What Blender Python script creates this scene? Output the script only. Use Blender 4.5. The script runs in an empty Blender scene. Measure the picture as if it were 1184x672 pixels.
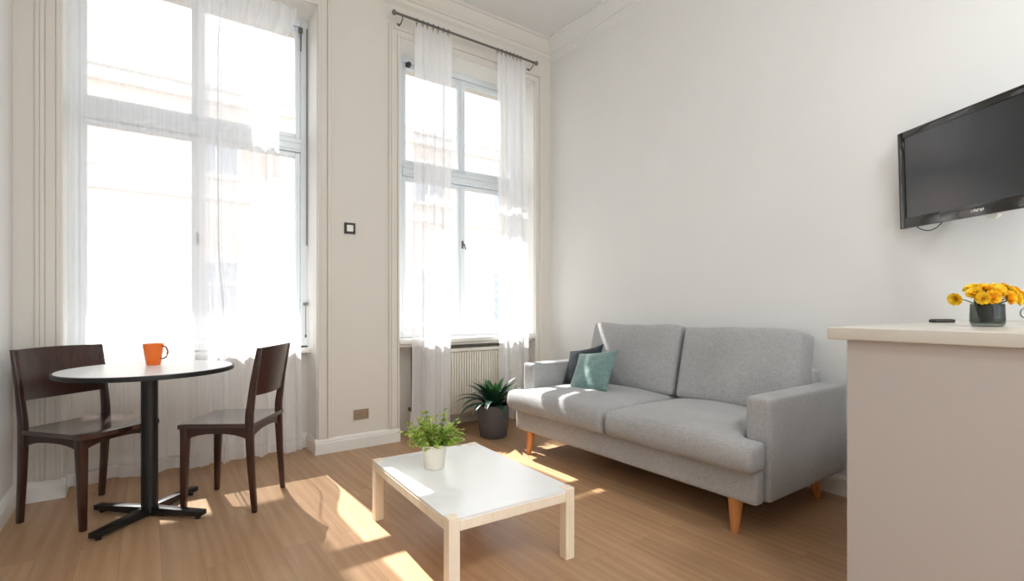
import bpy, bmesh, math, random
from mathutils import Vector, Matrix, noise, Euler

random.seed(7)
S = bpy.context.scene
COL = S.collection
PI = math.pi

# ------------------------------------------------------------------ materials
def srgb(r, g, b):
    def f(c):
        c /= 255.0
        return c / 12.92 if c <= 0.04045 else ((c + 0.055) / 1.055) ** 2.4
    return (f(r), f(g), f(b), 1.0)

def new_mat(name):
    m = bpy.data.materials.new(name)
    m.use_nodes = True
    nt = m.node_tree
    b = nt.nodes['Principled BSDF']
    return m, nt, b

def coords(nt, scale=(1, 1, 1), rot=(0, 0, 0), kind='Object'):
    tc = nt.nodes.new('ShaderNodeTexCoord')
    mp = nt.nodes.new('ShaderNodeMapping')
    mp.inputs['Scale'].default_value = scale
    mp.inputs['Rotation'].default_value = rot
    nt.links.new(tc.outputs[kind], mp.inputs['Vector'])
    return mp.outputs['Vector']

def plain(name, col, rough=0.5, metal=0.0, var=0.04, vscale=6.0, bump=0.0, bscale=80.0, spec=0.5, coat=0.0, stretch=(1, 1, 1)):
    """A surface with a slight procedural mottling and optional fine bump."""
    m, nt, b = new_mat(name)
    v = coords(nt, stretch)
    n = nt.nodes.new('ShaderNodeTexNoise')
    n.inputs['Scale'].default_value = vscale
    n.inputs['Detail'].default_value = 4
    nt.links.new(v, n.inputs['Vector'])
    r = nt.nodes.new('ShaderNodeValToRGB')
    c = srgb(*col)
    r.color_ramp.elements[0].position = 0.3
    r.color_ramp.elements[1].position = 0.7
    r.color_ramp.elements[0].color = tuple(x * (1 - var) for x in c[:3]) + (1,)
    r.color_ramp.elements[1].color = tuple(min(1, x * (1 + var)) for x in c[:3]) + (1,)
    nt.links.new(n.outputs['Fac'], r.inputs['Fac'])
    nt.links.new(r.outputs['Color'], b.inputs['Base Color'])
    b.inputs['Roughness'].default_value = rough
    b.inputs['Metallic'].default_value = metal
    b.inputs['Specular IOR Level'].default_value = spec
    b.inputs['Coat Weight'].default_value = coat
    if bump:
        n2 = nt.nodes.new('ShaderNodeTexNoise')
        n2.inputs['Scale'].default_value = bscale
        n2.inputs['Detail'].default_value = 5
        nt.links.new(v, n2.inputs['Vector'])
        bp = nt.nodes.new('ShaderNodeBump')
        bp.inputs['Strength'].default_value = bump
        bp.inputs['Distance'].default_value = 0.01
        nt.links.new(n2.outputs['Fac'], bp.inputs['Height'])
        nt.links.new(bp.outputs['Normal'], b.inputs['Normal'])
    return m

def wood(name, dark, light, scale=(1, 1, 1), rough=0.35, grain=22.0, coat=0.0, kind='Object'):
    m, nt, b = new_mat(name)
    v = coords(nt, scale, kind=kind)
    n = nt.nodes.new('ShaderNodeTexNoise')
    n.inputs['Scale'].default_value = grain
    n.inputs['Detail'].default_value = 6
    n.inputs['Distortion'].default_value = 0.6
    nt.links.new(v, n.inputs['Vector'])
    r = nt.nodes.new('ShaderNodeValToRGB')
    r.color_ramp.elements[0].position = 0.3
    r.color_ramp.elements[1].position = 0.72
    r.color_ramp.elements[0].color = srgb(*dark)
    r.color_ramp.elements[1].color = srgb(*light)
    nt.links.new(n.outputs['Fac'], r.inputs['Fac'])
    nt.links.new(r.outputs['Color'], b.inputs['Base Color'])
    b.inputs['Roughness'].default_value = rough
    b.inputs['Coat Weight'].default_value = coat
    b.inputs['Coat Roughness'].default_value = 0.15
    bp = nt.nodes.new('ShaderNodeBump')
    bp.inputs['Strength'].default_value = 0.08
    bp.inputs['Distance'].default_value = 0.004
    nt.links.new(n.outputs['Fac'], bp.inputs['Height'])
    nt.links.new(bp.outputs['Normal'], b.inputs['Normal'])
    return m

def floor_material():
    m, nt, b = new_mat('oak_planks')
    N, L = nt.nodes, nt.links
    v = coords(nt, (1, 1, 1), (0, 0, PI / 2))
    br = N.new('ShaderNodeTexBrick')
    br.inputs['Scale'].default_value = 1.0
    br.inputs['Brick Width'].default_value = 1.35
    br.inputs['Row Height'].default_value = 0.14
    br.inputs['Mortar Size'].default_value = 0.0009
    br.inputs['Mortar Smooth'].default_value = 0.3
    br.inputs['Bias'].default_value = 0.0
    br.offset = 0.37
    br.inputs['Color1'].default_value = (0, 0, 0, 1)
    br.inputs['Color2'].default_value = (1, 1, 1, 1)
    br.inputs['Mortar'].default_value = (0.5, 0.5, 0.5, 1)
    L.new(v, br.inputs['Vector'])
    sep = N.new('ShaderNodeSeparateColor')
    L.new(br.outputs['Color'], sep.inputs['Color'])
    # grain: stretched along the plank, shifted per plank
    add = N.new('ShaderNodeVectorMath'); add.operation = 'MULTIPLY_ADD'
    add.inputs[1].default_value = (0.9, 11.0, 1.0)
    comb = N.new('ShaderNodeCombineXYZ')
    mul = N.new('ShaderNodeMath'); mul.operation = 'MULTIPLY'; mul.inputs[1].default_value = 37.0
    L.new(sep.outputs['Red'], mul.inputs[0])
    L.new(mul.outputs[0], comb.inputs['X']); L.new(mul.outputs[0], comb.inputs['Z'])
    L.new(v, add.inputs[0]); L.new(comb.outputs[0], add.inputs[2])
    g1 = N.new('ShaderNodeTexNoise'); g1.inputs['Scale'].default_value = 1.6; g1.inputs['Detail'].default_value = 8
    g1.inputs['Roughness'].default_value = 0.62; g1.inputs['Distortion'].default_value = 1.1
    L.new(add.outputs[0], g1.inputs['Vector'])
    w = N.new('ShaderNodeTexWave'); w.wave_type = 'BANDS'; w.bands_direction = 'Y'
    w.inputs['Scale'].default_value = 0.55; w.inputs['Distortion'].default_value = 9.0
    w.inputs['Detail'].default_value = 3.0; w.inputs['Detail Scale'].default_value = 0.6
    L.new(add.outputs[0], w.inputs['Vector'])
    mixg = N.new('ShaderNodeMix'); mixg.data_type = 'FLOAT'; mixg.inputs['Factor'].default_value = 0.16
    L.new(g1.outputs['Fac'], mixg.inputs['A']); L.new(w.outputs['Fac'], mixg.inputs['B'])
    r = N.new('ShaderNodeValToRGB')
    r.color_ramp.elements[0].position = 0.15; r.color_ramp.elements[0].color = srgb(*FLOOR_D)
    r.color_ramp.elements[1].position = 0.85; r.color_ramp.elements[1].color = srgb(*FLOOR_L)
    L.new(mixg.outputs['Result'], r.inputs['Fac'])
    hsv = N.new('ShaderNodeHueSaturation')
    mr = N.new('ShaderNodeMapRange'); mr.inputs['To Min'].default_value = 0.92; mr.inputs['To Max'].default_value = 1.06
    L.new(sep.outputs['Red'], mr.inputs['Value']); L.new(mr.outputs['Result'], hsv.inputs['Value'])
    L.new(r.outputs['Color'], hsv.inputs['Color'])
    mm = N.new('ShaderNodeMix'); mm.data_type = 'RGBA'
    L.new(br.outputs['Fac'], mm.inputs['Factor'])
    L.new(hsv.outputs['Color'], mm.inputs['A']); mm.inputs['B'].default_value = srgb(146, 110, 78)
    L.new(mm.outputs['Result'], b.inputs['Base Color'])
    b.inputs['Roughness'].default_value = 0.36
    b.inputs['Specular IOR Level'].default_value = 0.42
    bp = N.new('ShaderNodeBump'); bp.inputs['Strength'].default_value = 0.12; bp.inputs['Distance'].default_value = 0.002
    inv = N.new('ShaderNodeMath'); inv.operation = 'SUBTRACT'
    L.new(g1.outputs['Fac'], inv.inputs[0]); L.new(br.outputs['Fac'], inv.inputs[1])
    L.new(inv.outputs[0], bp.inputs['Height']); L.new(bp.outputs['Normal'], b.inputs['Normal'])
    return m

def fabric(name, dark, light, weave=260.0, bump=0.35, rough=0.95, sheen=0.15):
    m, nt, b = new_mat(name)
    N, L = nt.nodes, nt.links
    v = coords(nt)
    n1 = N.new('ShaderNodeTexNoise'); n1.inputs['Scale'].default_value = weave; n1.inputs['Detail'].default_value = 2
    vs = coords(nt, (1, 0.22, 1)); vt = coords(nt, (1, 1, 0.22))
    n2 = N.new('ShaderNodeTexNoise'); n2.inputs['Scale'].default_value = weave * 0.55; n2.inputs['Detail'].default_value = 2
    n3 = N.new('ShaderNodeTexNoise'); n3.inputs['Scale'].default_value = weave * 0.55; n3.inputs['Detail'].default_value = 2
    n4 = N.new('ShaderNodeTexNoise'); n4.inputs['Scale'].default_value = 3.0
    L.new(v, n1.inputs['Vector']); L.new(vs, n2.inputs['Vector']); L.new(vt, n3.inputs['Vector']); L.new(v, n4.inputs['Vector'])
    a = N.new('ShaderNodeMath'); a.operation = 'ADD'
    L.new(n2.outputs['Fac'], a.inputs[0]); L.new(n3.outputs['Fac'], a.inputs[1])
    a2 = N.new('ShaderNodeMath'); a2.operation = 'ADD'
    L.new(a.outputs[0], a2.inputs[0]); L.new(n1.outputs['Fac'], a2.inputs[1])
    a3 = N.new('ShaderNodeMath'); a3.operation = 'ADD'
    L.new(a2.outputs[0], a3.inputs[0]); L.new(n4.outputs['Fac'], a3.inputs[1])
    d = N.new('ShaderNodeMath'); d.operation = 'MULTIPLY'; d.inputs[1].default_value = 0.25
    L.new(a3.outputs[0], d.inputs[0])
    r = N.new('ShaderNodeValToRGB')
    r.color_ramp.elements[0].position = 0.38; r.color_ramp.elements[0].color = srgb(*dark)
    r.color_ramp.elements[1].position = 0.62; r.color_ramp.elements[1].color = srgb(*light)
    L.new(d.outputs[0], r.inputs['Fac']); L.new(r.outputs['Color'], b.inputs['Base Color'])
    b.inputs['Roughness'].default_value = rough
    b.inputs['Sheen Weight'].default_value = sheen
    b.inputs['Specular IOR Level'].default_value = 0.15
    bp = N.new('ShaderNodeBump'); bp.inputs['Strength'].default_value = bump; bp.inputs['Distance'].default_value = 0.002
    L.new(a2.outputs[0], bp.inputs['Height']); L.new(bp.outputs['Normal'], b.inputs['Normal'])
    return m

def sheer(name, clear, tint=(0.96, 0.965, 0.98, 1), through=0.52):
    m = bpy.data.materials.new(name); m.use_nodes = True
    nt = m.node_tree; N, L = nt.nodes, nt.links
    N.remove(N['Principled BSDF']); out = N['Material Output']
    t = N.new('ShaderNodeBsdfTransparent'); tr = N.new('ShaderNodeBsdfTranslucent'); df = N.new('ShaderNodeBsdfDiffuse')
    tr.inputs['Color'].default_value = tint; df.inputs['Color'].default_value = tint
    m1 = N.new('ShaderNodeMixShader'); m1.inputs[0].default_value = through
    L.new(df.outputs[0], m1.inputs[1]); L.new(tr.outputs[0], m1.inputs[2])
    # fine vertical threads vary how open the cloth is
    v = coords(nt, (1, 1, 0.02))
    n = N.new('ShaderNodeTexNoise'); n.inputs['Scale'].default_value = 90; n.inputs['Detail'].default_value = 2
    L.new(v, n.inputs['Vector'])
    mr = N.new('ShaderNodeMapRange'); mr.inputs['From Min'].default_value = 0.3; mr.inputs['From Max'].default_value = 0.7
    mr.inputs['To Min'].default_value = max(0, clear - 0.03); mr.inputs['To Max'].default_value = clear + 0.03
    L.new(n.outputs['Fac'], mr.inputs['Value'])
    m2 = N.new('ShaderNodeMixShader')
    L.new(mr.outputs['Result'], m2.inputs[0]); L.new(m1.outputs[0], m2.inputs[1]); L.new(t.outputs[0], m2.inputs[2])
    L.new(m2.outputs[0], out.inputs['Surface'])
    return m

def thin_glass(name, refl=0.06, tint=(1, 1, 1, 1), rough=0.0):
    m = bpy.data.materials.new(name); m.use_nodes = True
    nt = m.node_tree; N, L = nt.nodes, nt.links
    N.remove(N['Principled BSDF']); out = N['Material Output']
    t = N.new('ShaderNodeBsdfTransparent'); g = N.new('ShaderNodeBsdfGlossy')
    t.inputs['Color'].default_value = tint; g.inputs['Roughness'].default_value = rough
    mx = N.new('ShaderNodeMixShader'); mx.inputs[0].default_value = refl
    L.new(t.outputs[0], mx.inputs[1]); L.new(g.outputs[0], mx.inputs[2]); L.new(mx.outputs[0], out.inputs['Surface'])
    return m

FLOOR_D = (160, 122, 88); FLOOR_L = (194, 158, 122)
M = {}
M['wall'] = plain('wall_paint', (229, 229, 227), 0.85, var=0.012, vscale=2.0, bump=0.04, bscale=120, spec=0.2)
M['taupe'] = plain('window_wall_paint', (222, 217, 208), 0.85, var=0.012, vscale=2.0, bump=0.04, bscale=120, spec=0.2)
M['ceil'] = plain('ceiling_paint', (228, 228, 226), 0.9, var=0.01, vscale=2.0, spec=0.2)
M['trim'] = plain('gloss_white_trim', (232, 230, 224), 0.4, var=0.012)
M['frame'] = plain('window_lacquer', (226, 232, 236), 0.35, var=0.012)
M['floor'] = floor_material()
M['glass'] = thin_glass('window_glass', 0.05)
M['sheer'] = sheer('sheer_voile', 0.52)
M['sheer_dense'] = sheer('sheer_voile_hem', 0.2)
M['sheer_right'] = sheer('sheer_voile_light', 0.27)
M['chair'] = wood('dark_walnut', (38, 18, 14), (66, 34, 26), (7, 7, 0.8), 0.28, 9, coat=0.25)
M['chair_seat'] = wood('dark_walnut_seat', (40, 20, 16), (68, 36, 29), (7, 0.8, 7), 0.22, 9, coat=1.0)
M['black'] = plain('black_powder_coat', (17, 17, 18), 0.42, var=0.1, bump=0.05, bscale=300)
M['laminate'] = plain('white_laminate', (242, 243, 242), 0.3, var=0.01)
M['orange'] = plain('orange_glaze', (238, 112, 16), 0.25, var=0.05, coat=0.3)
M['brownglaze'] = plain('mug_brown_rim', (150, 96, 60), 0.3)
M['birch'] = wood('birch', (238, 220, 194), (246, 234, 213), (5, 5, 0.8), 0.4, 5)
M['lacquer'] = plain('white_lacquer', (241, 242, 241), 0.22, var=0.008)
M['pot_white'] = plain('white_ceramic', (228, 222, 210), 0.4, var=0.02)
M['pot_grey'] = plain('grey_planter', (88, 84, 84), 0.6, var=0.05, bump=0.05, bscale=150)
M['soil'] = plain('soil', (40, 30, 22), 1.0, var=0.4, vscale=60, bump=0.6, bscale=90)
M['sofa'] = fabric('grey_sofa_weave', (154, 154, 154), (182, 182, 182), 260, 0.25)
M['legwood'] = wood('oiled_beech', (186, 118, 62), (214, 150, 92), (6, 6, 0.8), 0.4, 6)
M['teal'] = fabric('teal_velvet', (92, 122, 120), (128, 154, 150), 120, 0.2, 0.9, 0.5)
M['navy'] = fabric('dark_charcoal_cotton', (30, 36, 44), (46, 54, 62), 200, 0.25, 0.95, 0.2)
M['radiator'] = plain('radiator_enamel', (232, 226, 214), 0.4, var=0.01)
M['steel'] = plain('brushed_steel', (120, 118, 114), 0.32, metal=1.0, var=0.08)
M['grey'] = plain('shadow_gap_grey', (140, 138, 132), 0.6)
M['brass'] = plain('dull_brass', (120, 96, 60), 0.45, metal=0.9)
M['tvblack'] = plain('tv_gloss_black', (9, 10, 12), 0.1, var=0.05, coat=0.6)
M['screen'] = plain('tv_screen', (16, 23, 31), 0.17, var=0.02, spec=0.8)
M['plastic_dark'] = plain('dark_plastic', (44, 42, 40), 0.45)
M['plastic_white'] = plain('white_plastic', (236, 234, 228), 0.4)
M['bronze'] = plain('beige_outlet', (158, 138, 114), 0.5)
M['counter'] = plain('counter_panel_paint', (182, 174, 168), 0.6, var=0.008, vscale=1.5, bump=0.02, bscale=150)
M['worktop'] = plain('cream_worktop', (206, 200, 189), 0.22, var=0.02, vscale=14)
M['vase'] = thin_glass('smoky_glass', 0.05, (0.54, 0.57, 0.55, 1), 0.02)
M['water'] = thin_glass('vase_water', 0.02, (0.84, 0.89, 0.85, 1), 0.02)
M['leaf_palm'] = plain('palm_leaf', (34, 72, 52), 0.4, var=0.3, vscale=14)
M['leaf_palm_mid'] = plain('palm_leaf_young', (60, 112, 50), 0.4, var=0.25, vscale=14)
M['stem'] = plain('green_stem', (66, 96, 44), 0.5, var=0.2)
M['petal'] = plain('golden_petal', (255, 214, 56), 0.6, var=0.12, vscale=40)
M['petal_o'] = plain('orange_petal', (254, 198, 40), 0.6, var=0.12, vscale=40)
M['petal_c'] = plain('flower_eye', (214, 120, 16), 0.7, var=0.2, vscale=90)
M['street'] = plain('asphalt', (120, 118, 114), 0.9, var=0.1)
M['stucco'] = plain('peach_stucco', (232, 214, 200), 0.9, var=0.04, vscale=1.0)
M['stucco_w'] = plain('white_stucco', (236, 232, 226), 0.9, var=0.03)
M['bpane'] = plain('facade_pane', (172, 180, 192), 0.2, var=0.15)
M['slate'] = plain('grey_roof', (150, 150, 160), 0.8, var=0.1)

def leafy(name, cols):
    m, nt, b = new_mat(name)
    N, L = nt.nodes, nt.links
    n = N.new('ShaderNodeTexNoise'); n.inputs['Scale'].default_value = 26
    L.new(coords(nt), n.inputs['Vector'])
    r = N.new('ShaderNodeValToRGB')
    r.color_ramp.elements[0].position = 0.3; r.color_ramp.elements[0].color = srgb(*cols[0])
    r.color_ramp.elements[1].position = 0.72; r.color_ramp.elements[1].color = srgb(*cols[2])
    e = r.color_ramp.elements.new(0.5); e.color = srgb(*cols[1])
    L.new(n.outputs['Fac'], r.inputs['Fac']); L.new(r.outputs['Color'], b.inputs['Base Color'])
    b.inputs['Roughness'].default_value = 0.5
    b.inputs['Subsurface Weight'].default_value = 0.0
    tr = N.new('ShaderNodeBsdfTranslucent'); L.new(r.outputs['Color'], tr.inputs['Color'])
    mx = N.new('ShaderNodeMixShader'); mx.inputs[0].default_value = 0.35
    L.new(b.outputs[0], mx.inputs[1]); L.new(tr.outputs[0], mx.inputs[2])
    L.new(mx.outputs[0], N['Material Output'].inputs['Surface'])
    return m
M['leaf_small'] = leafy('bushy_leaf', [(104, 150, 44), (176, 200, 86), (240, 234, 170)])

# ------------------------------------------------------------------ mesh helpers
class MB:
    """Collects shapes into one mesh."""
    def __init__(self):
        self.bm = bmesh.new()
    def _merge(self, tmp, mat=0):
        for f in tmp.faces:
            f.material_index = mat
        me = bpy.data.meshes.new('tmp'); tmp.to_mesh(me); tmp.free()
        self.bm.from_mesh(me); bpy.data.meshes.remove(me)
    def box(self, x0, x1, y0, y1, z0, z1, bevel=0.0, seg=2, mat=0, mtx=None):
        t = bmesh.new()
        bmesh.ops.create_cube(t, size=1)
        for v in t.verts:
            v.co = Vector(((x0 + x1) / 2 + v.co.x * (x1 - x0), (y0 + y1) / 2 + v.co.y * (y1 - y0), (z0 + z1) / 2 + v.co.z * (z1 - z0)))
        if bevel:
            bmesh.ops.bevel(t, geom=t.edges[:], offset=bevel, segments=seg, profile=0.5, affect='EDGES')
        if mtx is not None:
            bmesh.ops.transform(t, matrix=mtx, verts=t.verts)
        self._merge(t, mat); return self
    def lathe(self, prof, seg=48, mat=0, center=(0, 0, 0), mtx=None):
        """prof: list of (r, z). r = 0 closes with a fan."""
        t = bmesh.new(); rings = []
        for r, z in prof:
            if r < 1e-6:
                rings.append([t.verts.new((center[0], center[1], center[2] + z))])
            else:
                rings.append([t.verts.new((center[0] + r * math.cos(2 * PI * k / seg), center[1] + r * math.sin(2 * PI * k / seg), center[2] + z)) for k in range(seg)])
        for a, b in zip(rings, rings[1:]):
            for k in range(seg):
                k2 = (k + 1) % seg
                if len(a) == 1 and len(b) == 1: continue
                if len(a) == 1: t.faces.new((a[0], b[k2], b[k]))
                elif len(b) == 1: t.faces.new((a[k], a[k2], b[0]))
                else: t.faces.new((a[k], a[k2], b[k2], b[k]))
        bmesh.ops.recalc_face_normals(t, faces=t.faces[:])
        if mtx is not None: bmesh.ops.transform(t, matrix=mtx, verts=t.verts)
        self._merge(t, mat); return self
    def tube(self, pts, r, seg=12, mat=0, closed=False, caps=True):
        pts = [Vector(p) for p in pts]; n = len(pts)
        rs = r if isinstance(r, (list, tuple)) else [r] * n
        t = bmesh.new(); rings = []; up = None
        for i, p in enumerate(pts):
            if closed: d = pts[(i + 1) % n] - pts[i - 1]
            else: d = pts[min(i + 1, n - 1)] - pts[max(i - 1, 0)]
            d.normalize()
            if up is None:
                up = Vector((0, 0, 1)) if abs(d.z) < 0.9 else Vector((1, 0, 0))
            a = (up - d * up.dot(d))
            if a.length < 1e-4: a = d.orthogonal()
            a.normalize(); b = d.cross(a); up = a
            rings.append([t.verts.new(p + (a * math.cos(2 * PI * k / seg) + b * math.sin(2 * PI * k / seg)) * rs[i]) for k in range(seg)])
        pairs = list(zip(rings, rings[1:])) + ([(rings[-1], rings[0])] if closed else [])
        for a, b in pairs:
            for k in range(seg):
                t.faces.new((a[k], a[(k + 1) % seg], b[(k + 1) % seg], b[k]))
        if caps and not closed:
            t.faces.new(rings[0][::-1]); t.faces.new(rings[-1])
        bmesh.ops.recalc_face_normals(t, faces=t.faces[:])
        self._merge(t, mat); return self
    def loft_rect(self, rings, bevel=0.003, mat=0, mtx=None):
        """rings: (cx, cy, cz, hx, hy) stacked rectangles."""
        t = bmesh.new(); R = []
        for cx, cy, cz, hx, hy in rings:
            R.append([t.verts.new((cx + sx * hx, cy + sy * hy, cz)) for sx, sy in ((-1, -1), (1, -1), (1, 1), (-1, 1))])
        for a, b in zip(R, R[1:]):
            for k in range(4): t.faces.new((a[k], a[(k + 1) % 4], b[(k + 1) % 4], b[k]))
        t.faces.new(R[0][::-1]); t.faces.new(R[-1])
        bmesh.ops.recalc_face_normals(t, faces=t.faces[:])
        if bevel:
            bmesh.ops.bevel(t, geom=[e for e in t.edges if len(e.link_faces) == 2 and e.calc_face_angle() > 0.5], offset=bevel, segments=2, profile=0.5, affect='EDGES')
        if mtx is not None: bmesh.ops.transform(t, matrix=mtx, verts=t.verts)
        self._merge(t, mat); return self
    def prism(self, prof, axis_pts, mat=0):
        """Sweep a closed profile [(out, z)] along straight segment: axis_pts = (p0, p1, outdir)."""
        p0, p1, o = [Vector(a) for a in axis_pts]
        t = bmesh.new()
        A = [t.verts.new(p0 + o * u + Vector((0, 0, w))) for u, w in prof]
        B = [t.verts.new(p1 + o * u + Vector((0, 0, w))) for u, w in prof]
        n = len(prof)
        for k in range(n): t.faces.new((A[k], A[(k + 1) % n], B[(k + 1) % n], B[k]))
        t.faces.new(A[::-1]); t.faces.new(B)
        bmesh.ops.recalc_face_normals(t, faces=t.faces[:])
        self._merge(t, mat); return self
    def grid(self, f, nu, nv, mat=0, flip=False):
        """A sheet f(u, v) -> point, u, v in 0..1."""
        t = bmesh.new()
        V = [[t.verts.new(f(i / nu, j / nv)) for j in range(nv + 1)] for i in range(nu + 1)]
        for i in range(nu):
            for j in range(nv):
                q = (V[i][j], V[i + 1][j], V[i + 1][j + 1], V[i][j + 1])
                t.faces.new(q[::-1] if flip else q)
        self._merge(t, mat); return self
    def poly(self, pts, mat=0):
        t = bmesh.new(); t.faces.new([t.verts.new(p) for p in pts]); self._merge(t, mat); return self
    def solid_sheet(self, f, nu, nv, th, mat=0):
        """A closed slab: sheet f plus the same sheet moved by th along a direction g(u,v)."""
        t = bmesh.new()
        A = [[t.verts.new(f(i / nu, j / nv, 0)) for j in range(nv + 1)] for i in range(nu + 1)]
        B = [[t.verts.new(f(i / nu, j / nv, th)) for j in range(nv + 1)] for i in range(nu + 1)]
        for i in range(nu):
            for j in range(nv):
                t.faces.new((A[i][j], A[i + 1][j], A[i + 1][j + 1], A[i][j + 1]))
                t.faces.new((B[i][j + 1], B[i + 1][j + 1], B[i + 1][j], B[i][j]))
        for i in range(nu):
            t.faces.new((A[i][0], B[i][0], B[i + 1][0], A[i + 1][0]))
            t.faces.new((A[i + 1][nv], B[i + 1][nv], B[i][nv], A[i][nv]))
        for j in range(nv):
            t.faces.new((A[0][j + 1], B[0][j + 1], B[0][j], A[0][j]))
            t.faces.new((A[nu][j], B[nu][j], B[nu][j + 1], A[nu][j + 1]))
        bmesh.ops.recalc_face_normals(t, faces=t.faces[:])
        self._merge(t, mat); return self
    def build(self, name, mats, parent=None, smooth=False, sharp=40, local=False):
        me = bpy.data.meshes.new(name)
        self.bm.to_mesh(me); self.bm.free()
        for m in (mats if isinstance(mats, (list, tuple)) else [mats]): me.materials.append(m)
        o = bpy.data.objects.new(name, me); COL.objects.link(o)
        if smooth:
            for p in me.polygons: p.use_smooth = True
            try: me.set_sharp_from_angle(angle=math.radians(sharp))
            except Exception: pass
        if parent is not None:
            o.parent = parent
            if not local:
                o.matrix_parent_inverse = parent.matrix_basis.inverted()
        return o

def tag(o, label=None, cat=None, group=None, kind=None):
    if label: o['label'] = label
    if cat: o['category'] = cat
    if group: o['group'] = group
    if kind: o['kind'] = kind
    return o

def thing(name, label, cat, loc=(0, 0, 0), rz=0.0, group=None):
    o = bpy.data.objects.new(name, None); COL.objects.link(o)
    o.location = loc; o.rotation_euler = (0, 0, rz); o.empty_display_size = 0.1
    return tag(o, label, cat, group)

def root(name, loc, kind='structure', label=None):
    o = bpy.data.objects.new(name, None); COL.objects.link(o); o.location = loc
    o['kind'] = kind
    if label: o['label'] = label
    return o

def copy_tree(o, parent=None):
    c = o.copy(); COL.objects.link(c)
    if parent is not None: c.parent = parent
    for ch in list(o.children): copy_tree(ch, c)
    return c

def bake(o, extra=None):
    """Apply an object's modifiers into its mesh."""
    dg = bpy.context.evaluated_depsgraph_get(); dg.update()
    me = bpy.data.meshes.new_from_object(o.evaluated_get(dg))
    old = o.data; o.modifiers.clear(); o.data = me
    bpy.data.meshes.remove(old)
    if extra:
        for v in me.vertices: v.co = extra(v.co.copy())
    for p in me.polygons: p.use_smooth = True
    return o

def soft(o, voxel=0.012, it=10, extra=None):
    r = o.modifiers.new('r', 'REMESH'); r.mode = 'VOXEL'; r.voxel_size = voxel
    s = o.modifiers.new('s', 'SMOOTH'); s.factor = 0.5; s.iterations = it
    return bake(o, extra)

# ------------------------------------------------------------------ the room
H = 3.54                       # ceiling
LX = -3.70                     # left wall
BY = -6.2                      # wall behind the camera
WL = (-3.51, -2.15)            # left window niche
WR = (-1.54, -0.195)           # right window niche
TL, TR = 3.17, 3.14            # niche tops
OUT = 0.56                     # outer face of the facade
G = 0.26                       # plane of the window frames

b = MB(); b.box(LX - 0.3, 0.3, BY - 0.3, OUT, -0.25, 0.0)
tag(b.build('floor', M['floor']), kind='structure')
b = MB(); b.box(LX - 0.3, 0.3, BY - 0.3, OUT, H, H + 0.25)
tag(b.build('ceiling', M['ceil']), kind='structure')

b = MB()
b.box(LX - 0.3, WL[0], 0, OUT, 0, H)
b.box(WL[1], WR[0], 0, OUT, 0, H)
b.box(WR[1], 0.3, 0, OUT, 0, H)
b.box(WL[0], WL[1], 0, OUT, TL, H)
b.box(WR[0], WR[1], 0, OUT, TR, H)
b.box(WL[0], WL[1], G, OUT, 0, 0.70)
b.box(WR[0], WR[1], G, OUT, 0, 0.735)
tag(b.build('wall_front', M['taupe']), kind='structure')
b = MB(); b.box(0, 0.3, BY - 0.3, 0, 0, H)
tag(b.build('wall_right', M['wall']), kind='structure')
b = MB(); b.box(LX - 0.3, LX, BY - 0.3, 0, 0, H)
tag(b.build('wall_left', M['wall']), kind='structure')
# wall behind the camera with an added window for fill light
BW = (-3.5, -0.2, 0.25, 3.3)
b = MB()
b.box(LX, BW[0], BY - 0.3, BY, 0, H); b.box(BW[1], 0, BY - 0.3, BY, 0, H)
b.box(BW[0], BW[1], BY - 0.3, BY, 0, BW[2]); b.box(BW[0], BW[1], BY - 0.3, BY, BW[3], H)
tag(b.build('wall_back', M['wall']), kind='structure')

def ring_frame(b, x0, x1, z0, z1, y0, y1, w, bevel=0.006):
    """A rectangular frame of four bars of width w."""
    b.box(x0, x0 + w, y0, y1, z0, z1, bevel); b.box(x1 - w, x1, y0, y1, z0, z1, bevel)
    b.box(x0 + w, x1 - w, y0, y1, z0, z0 + w, bevel); b.box(x0 + w, x1 - w, y0, y1, z1 - w, z1, bevel)

r = root('fill_window', ((BW[0] + BW[1]) / 2, BY, BW[2]))
b = MB(); ring_frame(b, BW[0], BW[1], BW[2], BW[3], BY - 0.16, BY - 0.08, 0.07)
xm = (BW[0] + BW[1]) / 2; b.box(xm - 0.05, xm + 0.05, BY - 0.16, BY - 0.08, BW[2] + 0.07, BW[3] - 0.07)
b.build('window_frame', M['frame'], r)
b = MB(); b.box(BW[0] + 0.07, xm - 0.05, BY - 0.123, BY - 0.118, BW[2] + 0.07, BW[3] - 0.07)
b.build('pane', M['glass'], r)
b = MB(); b.box(xm + 0.05, BW[1] - 0.07, BY - 0.123, BY - 0.118, BW[2] + 0.07, BW[3] - 0.07)
b.build('pane', M['glass'], r)

# crown moulding: profile (out from wall, z)
CP = [(0, H), (0.115, H), (0.115, H - 0.018), (0.10, H - 0.024), (0.092, H - 0.045), (0.07, H - 0.075), (0.045, H - 0.092), (0.04, H - 0.105), (0.028, H - 0.108), (0.026, H - 0.14), (0.012, H - 0.15), (0.0, H - 0.165)]
def crown(name, p0, p1, o, m):
    b = MB(); b.prism(CP, (p0, p1, o)); tag(b.build(name, m, smooth=True, sharp=25), kind='structure')
crown('trim_1', (LX, 0, 0), (0, 0, 0), (0, -1, 0), M['taupe'])
crown('trim_2', (0, 0, 0), (0, BY, 0), (-1, 0, 0), M['ceil'])
crown('trim_3', (LX, BY, 0), (LX, 0, 0), (1, 0, 0), M['ceil'])

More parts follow.
